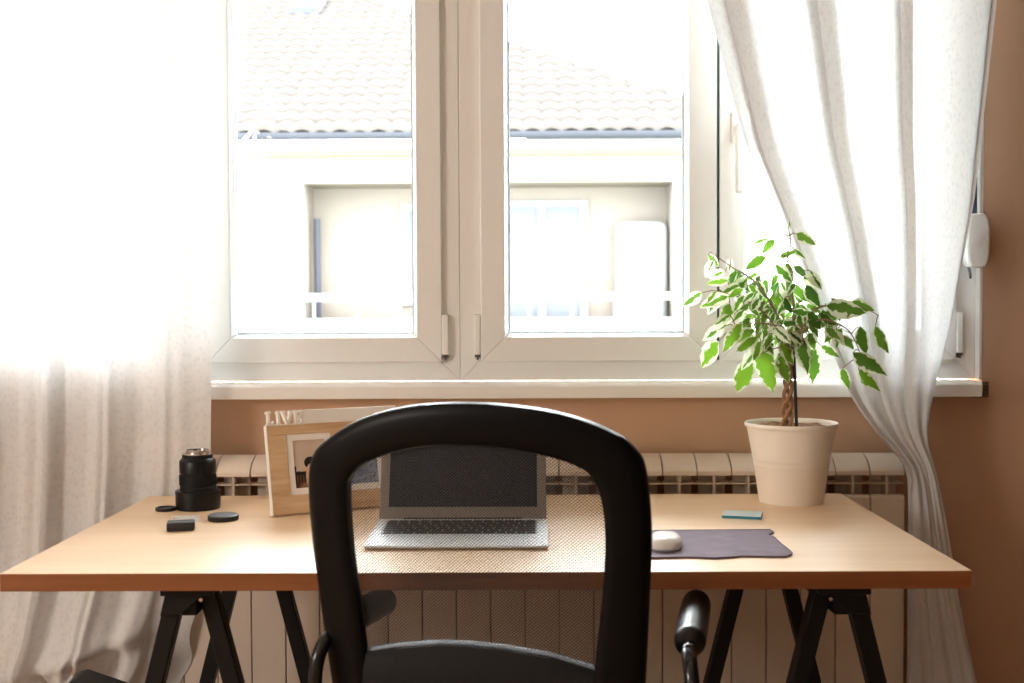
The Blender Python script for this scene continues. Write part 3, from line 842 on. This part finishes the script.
# ------------------------------------------------------------------ mouse pad, mouse, notes
mp = [(.19, 2.141), (.265, 2.145), (.4424, 2.150), (.4436, 2.138), (.4438, 2.1216), (.430, 2.105), (.4361, 2.0763), (.4355, 2.05), (.4355, 2.0243), (.4382, 1.9669), (.4372, 1.945), (.4325, 1.9356), (.4213, 1.9203), (.3505, 1.9248), (.335, 1.918), (.304, 1.9101), (.285, 1.914), (.2645, 1.918), (.19, 1.9110), (.17, 1.916), (.158, 1.935), (.164, 1.96), (.150, 1.99), (.148, 2.05), (.162, 2.075), (.152, 2.10), (.158, 2.13)]
mpd = thing('mouse_pad', 'purple-grey felt mouse pad with notched edges on the tabletop', 'mouse pad', (0, 0, 0))
b = MB(); b.prism(mp, T, T+.0028, 'z'); b.build('felt_sheet', M['pad'], mpd, bevel=.0006, seg=1)
b = MB(); b.tube([(x, y, T+.0030) for x, y in mp]+[(mp[0][0], mp[0][1], T+.003)], .0008, 6); b.build('edge_stitching', M['pad'], mpd)
ms = thing('computer_mouse', 'white low-profile mouse on the purple-grey pad', 'mouse', (.2345, 2.005, T+.0028), math.radians(-8))
b = MB(); vs = []; NR, NL = 40, 9
for j in range(NL):
    t = j/(NL-1)
    s = math.cos(t*PI/2)**.62 if t < 1 else .001
    for i in range(NR):
        a = 2*PI*i/NR; ca, sa = math.cos(a), math.sin(a)
        x = .0285*math.copysign(abs(ca)**.8, ca)*s; y = .054*math.copysign(abs(sa)**.85, sa)*s
        vs.append((x, y, .004+.019*math.sin(t*PI/2)*(1-.1*(y/.054))))
fs = [(j*NR+i, j*NR+(i+1) % NR, (j+1)*NR+(i+1) % NR, (j+1)*NR+i) for j in range(NL-1) for i in range(NR)]
fs += [tuple(range((NL-1)*NR, NL*NR))]
b.add(vs, fs); b.build('mouse_shell', M['mouse'], ms, smooth=True)
b = MB(); vs = []
for z, s in ((0, .93), (.004, 1.0)):
    for i in range(NR):
        a = 2*PI*i/NR; ca, sa = math.cos(a), math.sin(a)
        vs.append((.0285*math.copysign(abs(ca)**.8, ca)*s, .054*math.copysign(abs(sa)**.85, sa)*s, z))
b.add(vs, [(i, (i+1) % NR, NR+(i+1) % NR, NR+i) for i in range(NR)]+[tuple(range(NR-1, -1, -1))]); b.build('mouse_base', M['alu'], ms, smooth=True, auto=40)
sn = thing('sticky_note_pad', 'small pale blue pad of sticky notes in front of the flower pot', 'note pad', (.420, 2.302, T), math.radians(-15))
b = MB()
for k in range(5): b.box(-.037+.0003*(k % 2), .037+.0003*(k % 2), -.031, .031, .001*k, .001*k+.00095)
b.build('note_block', M['note_blue'], sn)
b = MB(); b.box(-.037, .037, -.031, .031, .005, .0054); b.build('top_note', M['note_white'], sn)

# ------------------------------------------------------------------ potted plant
PX, PY = .553, 2.474
pl = thing('potted_plant', 'variegated weeping fig with braided stem in a white pot on the tabletop', 'plant', (PX, PY, T))
b = MB()
b.lathe([(0, .004), (.060, .004), (.061, 0), (.0655, 0), (.0660, .004), (.0665, .006), (.0775, .078), (.0782, .079), (.0780, .081), (.0790, .089), (.0798, .090), (.0796, .092), (.0915, .156), (.0955, .158), (.0968, .161), (.0965, .165), (.0945, .167), (.0925, .166), (.0905, .160), (.0885, .148), (.088, .146)], n=64)
b.build('flower_pot', M['pot'], pl, smooth=True, auto=50)
b = MB(); vs = [(0, 0, .158)]; NR = 36
for r_ in range(1, 9):
    for i in range(NR):
        a = 2*PI*i/NR; r = .0890*r_/8
        vs.append((r*math.cos(a), r*math.sin(a), (.157)+.003*math.sin(9*a+r_*2.1)*math.cos(r_*1.7+3*a)))
fs = [(0, 1+i, 1+(i+1) % NR) for i in range(NR)]
fs += [(1+(r_*NR)+i, 1+(r_*NR)+(i+1) % NR, 1+((r_+1)*NR)+(i+1) % NR, 1+((r_+1)*NR)+i) for r_ in range(7) for i in range(NR)]
b.add(vs, fs); b.build('soil', M['soil'], pl, smooth=True)
b = MB()
for k in range(3):
    pts = []
    for i in range(22):
        t = i/21; a = 2*PI*(t*1.7+k/3)
        r = .0065+.003*(1-t)
        pts.append((-.009+r*math.cos(a)+.004*t, r*math.sin(a), .146+.165*t))
    b.tube(pts, [.0048-.0012*i/21 for i in range(22)], 8)
b.build('braided_trunk', M['bark'], pl, smooth=True)
b = MB(); b.tube([(.010, -.008, .14), (.006, -.008, .25), (.0025, -.006, .34), (-.002, -.004, .37)], .0034, 8); b.build('support_stake', M['stake'], pl, smooth=True)

# leaves: (base x, base z, tip x, tip z) in centimetres beside the stem / above the tabletop, tone 0..1 (dark..light green), cream share
LV = []
def leaf(a, b_, tone, edge, dep=None):
    LV.append((a, b_, tone, edge, dep))
ZS = [  # taken from the plant's silhouette, 1 unit = 0.57 mm, origin at the pot rim's middle
 (405,45,465,80,.55,.75),(375,0,378,25,.3,.3),(330,65,290,110,.5,.75),(310,60,255,75,.4,.25),(295,130,220,165,.45,.8),(355,130,410,105,.5,.7),(407,97,445,130,.4,.3),
 (186,128,184,176,.3,.12),(100,115,135,155,.4,.5),(112,138,82,195,.4,.1),(168,178,108,194,.5,.2),(162,214,95,216,.8,.6),(62,258,0,300,.4,.35),(104,252,72,292,.7,.6),(204,246,150,270,.85,.85),
 (168,268,70,300,.5,.4),(160,298,134,386,.5,.9),(184,366,124,458,.85,.75),(128,378,56,420,.3,.1),(112,432,48,512,.8,.62),(236,388,160,432,.7,.7),(240,416,168,456,.8,.8),(234,462,184,522,.45,.35),
 (238,500,190,606,.9,.82),(278,462,320,606,.85,.9),(298,420,328,480,.5,.55),(352,486,368,576,.6,.8),(352,430,388,512,.9,.7),(430,424,438,540,.3,.62),(486,460,486,582,.35,.8),
 (452,326,490,388,.25,.9),(488,376,592,328,.25,.85),(522,306,644,320,.35,.6),(628,296,712,316,.5,.75),(638,382,656,478,.4,.9),(726,384,766,474,.6,.8),(590,474,686,540,.2,.8),
 (578,536,604,606,.5,.9),(636,540,712,610,.8,.75),(510,454,566,490,.5,.75),(360,362,442,386,.3,.6),(362,218,402,286,.2,.15),(404,160,442,196,.2,.95),(330,156,386,216,.25,.5),(374,150,408,186,.35,.7),
 (252,200,200,262,.3,.4),(286,214,312,272,.2,.55),(326,204,336,272,.3,.6),(408,230,452,284,.35,.88),(438,232,478,302,.2,.85),(430,200,490,238,.4,.25),(246,230,272,256,.8,.85),(348,254,366,332,.9,.85),
 (392,288,346,332,.4,.6),(328,278,342,322,.3,.7),(302,288,258,332,.3,.6),(322,318,272,360,.35,.6),(242,298,188,332,.4,.6),(238,334,204,366,.8,.8),(348,376,304,398,.3,.25),(306,380,352,432,.2,.2),
 (500,388,542,422,.5,.8),(544,398,566,446,.4,.15),(454,408,482,440,.6,.7),(272,398,236,442,.7,.7),(290,438,302,480,.3,.15),(396,328,460,332,.3,.7),(460,178,490,240,.3,.4),(246,258,206,290,.4,.5),
 (392,418,360,474,.4,.6),(230,300,262,340,.6,.7),(210,320,170,360,.5,.5),(262,280,230,318,.4,.5),(310,250,290,300,.3,.6),(420,290,440,340,.3,.8),(380,250,400,300,.5,.8),(340,330,330,380,.3,.7),
 (370,320,350,372,.25,.8),(410,340,430,392,.3,.7),(430,350,470,400,.3,.8),(300,330,280,384,.35,.7),(260,350,250,404,.5,.7),(320,410,300,462,.45,.7),(410,392,408,452,.4,.7),(250,430,222,490,.7,.7),
 (200,230,140,252,.4,.45),(130,270,98,330,.3,.2),(214,270,176,322,.6,.7),(470,300,520,330,.3,.75),(500,340,560,372,.25,.85),(452,260,500,302,.3,.75),(396,186,380,244,.3,.6),(310,180,268,206,.5,.5),
 (360,180,340,230,.4,.7),(440,300,486,340,.4,.6),(372,276,392,330,.2,.85),(316,300,336,350,.25,.8),(290,250,250,286,.4,.6),(218,380,196,440,.8,.7),(156,338,104,372,.5,.3),(406,226,372,262,.3,.5)]
UN = .278*2.42/1180
def zp(x, y): return ((x-404)*UN+.004, (735-y)*UN+.166)
def add_leaf(b, B, Tp, tone, edge, roll):
    B, Tp = Vector(B), Vector(Tp)
    d = Tp-B; L = d.length*1.12; d.normalize()
    side = d.cross(Vector((0, -1, 0)))
    if side.length < .05: side = Vector((1, 0, 0))
    side.normalize(); nrm = side.cross(d).normalized()
    if nrm.y > 0: nrm = -nrm
    side = (side*math.cos(roll)+nrm*math.sin(roll)).normalized(); nrm = side.cross(d).normalized()
    hw = L*rnd.uniform(.25, .32); NL = 12; wav = rnd.uniform(0, 6)
    o = len(b.v)
    for i in range(NL+1):
        t = i/NL
        w_ = hw*(math.sin(PI*min(1, t**.82))**.85 if 0 < t < 1 else 0)*(1-.25*t)
        if t > .86: w_ = hw*max(0, (1-t)/.14)*.30+0
        w_ *= 1+.07*math.sin(i*2.6+wav)
        c = B+d*(L*t)-nrm*(.0)+Vector((0, 0, -1))*(.10*L*t*t*(1-abs(d.z)))
        for s, k in ((-1, 0), (-.5, .25), (0, .5), (.5, .75), (1, 1)):
            rip = .02*L*math.sin(i*1.9+wav+s*2)*abs(s)
            b.uv[len(b.v)] = (t, k); b.v.append(tuple(c+side*w_*s+nrm*(-(.28*w_)*abs(s)+rip))); LC.append((tone, edge*.9, 0, 1))
    for i in range(NL):
        for k in range(4):
            b.f.append((o+i*5+k, o+i*5+k+1, o+(i+1)*5+k+1, o+(i+1)*5+k)); b.m.append(0)
LC = []
lb = MB(); tw = MB()
# main branches (stem frame): node lists
BR = [[(0, 0, .30), (.004, .0, .40), (-.002, .005, .47), (-.008, 0, .515), (-.004, -.004, .545), (-.008, -.002, .575)],
      [(0, 0, .31), (-.05, -.01, .385), (-.095, -.02, .42), (-.15, -.03, .44)],
      [(-.005, 0, .33), (-.035, .02, .41), (-.075, .03, .465), (-.115, .03, .49), (-.16, .02, .52)],
      [(0, 0, .33), (.05, -.02, .38), (.09, -.03, .372), (.115, -.035, .352), (.135, -.04, .305)],
      [(0, 0, .34), (.05, .02, .40), (.10, .02, .412), (.145, .02, .41), (.185, .015, .39)],
      [(0, 0, .30), (-.03, -.05, .36), (-.075, -.07, .375), (-.13, -.075, .37)],
      [(0, 0, .31), (.01, -.06, .37), (.005, -.085, .36), (.0, -.09, .33)],
      [(0, 0, .32), (.02, .06, .40), (.05, .08, .43)],
      [(0, 0, .34), (-.02, .06, .42), (-.05, .08, .46)]]
nodes = []
for br in BR:
    sp_ = spline(br, 6)
    tw.tube(sp_, [.0030-.0021*i/(len(sp_)-1) for i in range(len(sp_))], 6)
    nodes += sp_
for (x0, y0, x1, y1, tone, edge) in ZS:
    bx, bz = zp(x0, y0); tx, tz = zp(x1, y1)
    core = math.hypot(bx, bz-.40)
    nn = min(nodes, key=lambda q: math.hypot(q.x-bx, q.z-bz)+abs(q.y)*.15)
    dep = nn.y+rnd.uniform(-.035, .03)
    dd = rnd.uniform(-.55, .45)*math.hypot(tx-bx, tz-bz)
    B = Vector((bx, dep, bz)); Tp = Vector((tx, dep+dd, tz))
    add_leaf(lb, B, Tp, min(1, max(0, tone+rnd.uniform(-.08, .08))), edge, rnd.uniform(-.5, .5))
    nn = min(nodes, key=lambda q: (q-B).length)
    mid = nn.lerp(B, .5)+Vector((0, 0, .004))
    tw.tube([nn, mid, B], [.0012, .0011, .0009], 5, cap=False)
for k in range(80):      # the side of the crown turned to the window
    nn = rnd.choice(nodes[4:])
    B = nn+Vector((rnd.uniform(-.03, .03), rnd.uniform(.01, .06), rnd.uniform(-.01, .02)))
    if abs(B.x) > .11 or B.z > .5: continue
    a = rnd.uniform(-2.6, -.5)
    Tp = B+Vector((math.cos(a)*.03, rnd.uniform(-.005, .03), math.sin(a)*.04))
    if Tp.y > .10: Tp.y = .10
    add_leaf(lb, B, Tp, rnd.random()*.7, rnd.uniform(.4, .9), rnd.uniform(-.5, .5))
    tw.tube([nn, B], [.0009, .0007], 5, cap=False)
tw.build('twig', M['twig'], pl, smooth=True)
fo = lb.build('foliage', M['leaf'], pl, smooth=True, auto=180)
ca = fo.data.color_attributes.new('leaf_tone', 'FLOAT_COLOR', 'POINT')
for i, c in enumerate(LC): ca.data[i].color = c

# ------------------------------------------------------------------ outdoors: the house across the yard
HY = 15.0
hs = thing('house', 'pale house with tiled roof and recessed balcony seen through the window', 'house', (0, HY, 0))
def hb_(name, m, boxes, parent=hs, **k):
    b = MB()
    for q in boxes: b.box(*q)
    return b.build(name, m, parent, **k)
RX0, RX1, RZ0, RZ1, RD = -2.84, 1.86, .20, 2.70, .75
hb_('house_wall', M['render'], [(-9, RX0, .0, .3, -3.2, 3.05), (RX1, 2.75, 0, .3, -3.2, 3.05), (RX0, RX1, 0, .3, RZ1, 3.05), (RX0, RX1, 0, .3, -3.2, RZ0)])
hb_('recess_wall', M['render_in'], [(RX0-.1, RX1+.1, RD, RD+.2, RZ0-.2, RZ1+.2), (RX0-.1, RX0, .3, RD, RZ0-.2, RZ1+.2), (RX1, RX1+.1, .3, RD, RZ0-.2, RZ1+.2), (RX0, RX1, .3, RD, RZ1, RZ1+.2), (RX0, RX1, .3, RD, RZ0-.2, RZ0)])
hb_('side_wall', M['render'], [(2.6, 2.75, .3, 12, -3.2, 3.05)])
b = MB(); b.box(-9.3, 3.05, -.12, -.06, 3.10, 3.22); b.build('fascia_board', M['fascia'], hs)
hb_('soffit_board', M['tanstrip'], [(-9.3, 3.0, -.10, .0, 3.03, 3.10)])
g = MB(); n = 10
for (xa, xb) in ((-9.4, 3.12),):
    ring = [(-.19+.07*math.cos(PI+PI*i/n), 3.30+.085*math.sin(PI+PI*i/n)) for i in range(n+1)]
    ring += [(p[0]*1.0+(.006 if p[0] < -.19 else -.006), p[1]+.004) for p in reversed(ring)]
    g.prism(ring, xa, xb, 'x')
g.build('gutter', M['gutter'], hs)
# tiled hip roof as one skin of overlapping wavy courses
rf = MB(); PITCHR = math.tan(math.radians(28)); CW = .24; ROW = .30; E0 = -.22
nrow = 26; per = 8
for r_ in range(nrow):
    d0, d1 = r_*ROW, (r_+1)*ROW+.03
    xr0 = 3.10-d0; xs0 = -9.4
    ncol = int((xr0-xs0)/CW)*per+per
    o = len(rf.v)
    off = rnd.uniform(-.012, .012)
    for lvl in range(3):
        for i in range(ncol+1):
            x = min(xs0+i*CW/per, xr0-(0 if lvl < 2 else .25)+.02)
            col = int(i/per)
            wv = .038*abs(math.sin(PI*i/per))**1.0
            jit = .012*math.sin(col*12.9+r_*78.2)
            d = d0+jit if lvl < 2 else d1
            z = 3.30+d*PITCHR+wv+(.055 if lvl < 2 else .012)-(0.055 if lvl == 0 else 0)+.006*math.sin(col*3.3+r_*5.1)
            rf.v.append((x, E0+d, z))
    for lvl in range(2):
        for i in range(ncol):
            rf.f.append((o+lvl*(ncol+1)+i, o+lvl*(ncol+1)+i+1, o+(lvl+1)*(ncol+1)+i+1, o+(lvl+1)*(ncol+1)+i)); rf.m.append(0)
DR = nrow*ROW
rf.add([(3.10, E0, 3.29), (3.10-DR, E0+DR, 3.29+DR*PITCHR), (3.10, E0+2*DR, 3.29)], [(0, 1, 2)])
rf.add([(-9.4, E0, 3.29), (3.10, E0, 3.29), (3.10-DR, E0+DR, 3.29+DR*PITCHR), (-9.4, E0+DR, 3.29+DR*PITCHR)], [(0, 1, 2, 3)])
rf.build('roof', M['tile'], hs)
# skylight
sk = MB(); dx, dd = -3.70, 4.95
def rp(x, d, h): return (x, E0+d, 3.30+d*PITCHR+h)
sk.add([rp(dx-.28, dd, .10), rp(dx+.28, dd, .10), rp(dx+.28, dd+.95, .10), rp(dx-.28, dd+.95, .10), rp(dx-.28, dd, .0), rp(dx+.28, dd, .0), rp(dx+.28, dd+.95, .0), rp(dx-.28, dd+.95, .0)],
       [(0, 1, 2, 3), (0, 4, 5, 1), (1, 5, 6, 2), (2, 6, 7, 3), (3, 7, 4, 0)])
so2 = sk.build('skylight', M['gutter'], hs)
sk = MB(); sk.add([rp(dx-.23, dd+.06, .112), rp(dx+.23, dd+.06, .112), rp(dx+.23, dd+.88, .112), rp(dx-.23, dd+.88, .112)], [(0, 1, 2, 3)]); sk.build('pane', M['skylight'], so2)
def hwin(x0, x1, z0, z1, lights):
    f = MB(); f.box(x0, x1, RD-.052, RD-.005, z0, z0+.07); f.box(x0, x1, RD-.052, RD-.005, z1-.07, z1)
    w_ = (x1-x0)/lights
    for k in range(lights+1): f.box(x0+k*w_-.05, x0+k*w_+.05, RD-.06, RD-.002, z0-.004, z1+.004)
    fo_ = f.build('house_window', M['house_frame'], hs)
    for k in range(lights):
        p = MB(); p.box(x0+k*w_+.05, x0+(k+1)*w_-.05, RD-.03, RD-.02, z0+.07, z1-.07); p.build('pane', M['house_window'], fo_)
hwin(-1.62, -1.05, 1.15, 2.48, 1)
hwin(-.36, .76, .25, 2.52, 2)
hb_('balcony_rail', M['fascia'], [(RX0, RX1, .06, .12, 1.20, 1.30), (RX0, RX1, .08, .10, RZ0, .98)]+[(RX0+.1+k*.55, RX0+.13+k*.55, .07, .11, .9, 1.22) for k in range(9)])
hb_('balcony_cabinet', M['fascia'], [(1.16, 1.93-.09, .32, .70, RZ0, 2.22)], bevel=.12, seg=4)
b = MB(); b.tube([(-2.735, .42, RZ0), (-2.735, .42, 2.28)], .045, 10); b.build('drain_pipe', M['gutter'], hs, smooth=True)
tag(box(-40, 40, WY+.3, 60, -3.4, -3.2).build('ground_outside', M['ground']), kind='structure')
# outer wall of this building round the window, so daylight comes in only by the opening
# small tree between the houses
tr = thing('tree', 'pale leafy young tree in front of the house across the yard', 'tree', (-2.35, 9.0, -3.2))
b = MB(); tp = spline([(0, 0, 0), (.05, 0, 2), (-.05, 0, 4), (.0, 0, 5.4), (.05, 0, 6.0)], 6); b.tube(tp, [.09-.08*i/(len(tp)-1) for i in range(len(tp))], 8)
ends = []
for k in range(22):
    z = rnd.uniform(3.4, 5.7); a = rnd.uniform(0, 2*PI); L = rnd.uniform(.3, .62)
    e = Vector((math.cos(a)*L*.75, math.sin(a)*L, z+rnd.uniform(.0, .3)))
    b.tube([(0, 0, z-.15), (e.x*.5, e.y*.5, z+.02), e], [.018, .011, .004], 5); ends += [e, Vector((e.x*.6, e.y*.6, z+.03))]
b.build('tree_trunk', M['tree_bark'], tr, smooth=True)
b = MB()
for k in range(420):
    e = rnd.choice(ends); p = e+Vector((rnd.gauss(0, .09), rnd.gauss(0, .1), rnd.gauss(0, .09)))
    a, c = rnd.uniform(0, 6.3), rnd.uniform(-1, .6)
    d = Vector((math.cos(a)*math.cos(c), math.sin(a)*math.cos(c), math.sin(c))); s = d.cross(Vector((rnd.random(), rnd.random(), rnd.random()+.2))).normalized()
    L = rnd.uniform(.045, .085)
    b.add([p, p+d*L*.5+s*L*.3, p+d*L, p+d*L*.5-s*L*.3], [(0, 1, 2, 3)])
b.build('foliage', M['tree_leaf'], tr)

# ------------------------------------------------------------------ light
wd = bpy.data.worlds.new('sky'); S.world = wd; wd.use_nodes = True
nt = wd.node_tree; nt.nodes.clear()
bg = nt.nodes.new('ShaderNodeBackground'); ow = nt.nodes.new('ShaderNodeOutputWorld')
# bright overcast: slightly stronger towards the zenith
tc = nt.nodes.new('ShaderNodeTexCoord'); sx = nt.nodes.new('ShaderNodeSeparateXYZ'); rmp = nt.nodes.new('ShaderNodeValToRGB')
nt.links.new(tc.outputs['Generated'], sx.inputs[0]); nt.links.new(sx.outputs[2], rmp.inputs[0])
rmp.color_ramp.elements[0].color = (.80, .86, .92, 1); rmp.color_ramp.elements[1].color = (1, 1, 1, 1)
nt.links.new(rmp.outputs[0], bg.inputs[0]); bg.inputs[1].default_value = 30
nt.links.new(bg.outputs[0], ow.inputs[0])
# portal: tells the renderer where the sky enters; gives no light of its own
pd = bpy.data.lights.new('window_portal', 'AREA'); pd.shape = 'RECTANGLE'; pd.size = WX1-WX0; pd.size_y = WZ1-WZ0
pd.cycles.is_portal = True
po = bpy.data.objects.new('window_portal', pd); COL.objects.link(po)
po.location = ((WX0+WX1)/2, WY+.12, (WZ0+WZ1)/2); po.rotation_euler = (PI/2, 0, 0); po.rotation_euler = (-PI/2, 0, 0)
# added warm fill light, out of view by the side wall
filld = bpy.data.lights.new('added_fill_light', 'POINT'); filld.energy = 62; filld.color = (1, .93, .86); filld.shadow_soft_size = .3
lo_ = bpy.data.objects.new('added_fill_light', filld); COL.objects.link(lo_); lo_.location = (-2.15, .35, 1.5)

# ------------------------------------------------------------------ camera
cd = bpy.data.cameras.new('camera'); cam = bpy.data.objects.new('camera', cd); COL.objects.link(cam)
cd.sensor_width = 36; cd.lens = 1180/1024*36; cd.clip_start = .05; cd.clip_end = 200
yaw, pitch, roll = math.radians(.73), math.radians(-1.80), math.radians(.27)
cam.matrix_world = Matrix.Translation((0, 0, 1.15)) @ (Matrix.Rotation(yaw, 4, 'Z') @ Matrix.Rotation(PI/2+pitch, 4, 'X') @ Matrix.Rotation(-roll, 4, 'Z'))
cd.dof.use_dof = True; cd.dof.focus_distance = 2.45; cd.dof.aperture_fstop = 5.6
S.camera = cam
S.view_settings.view_transform = 'Standard'; S.view_settings.look = 'None'; S.view_settings.gamma = 1; S.view_settings.use_curve_mapping = False
S.view_settings.exposure = 0.32
S.cycles.max_bounces = 14; S.cycles.diffuse_bounces = 8; S.cycles.transparent_max_bounces = 24; S.cycles.transmission_bounces = 10
S.cycles.sample_clamp_indirect = 8
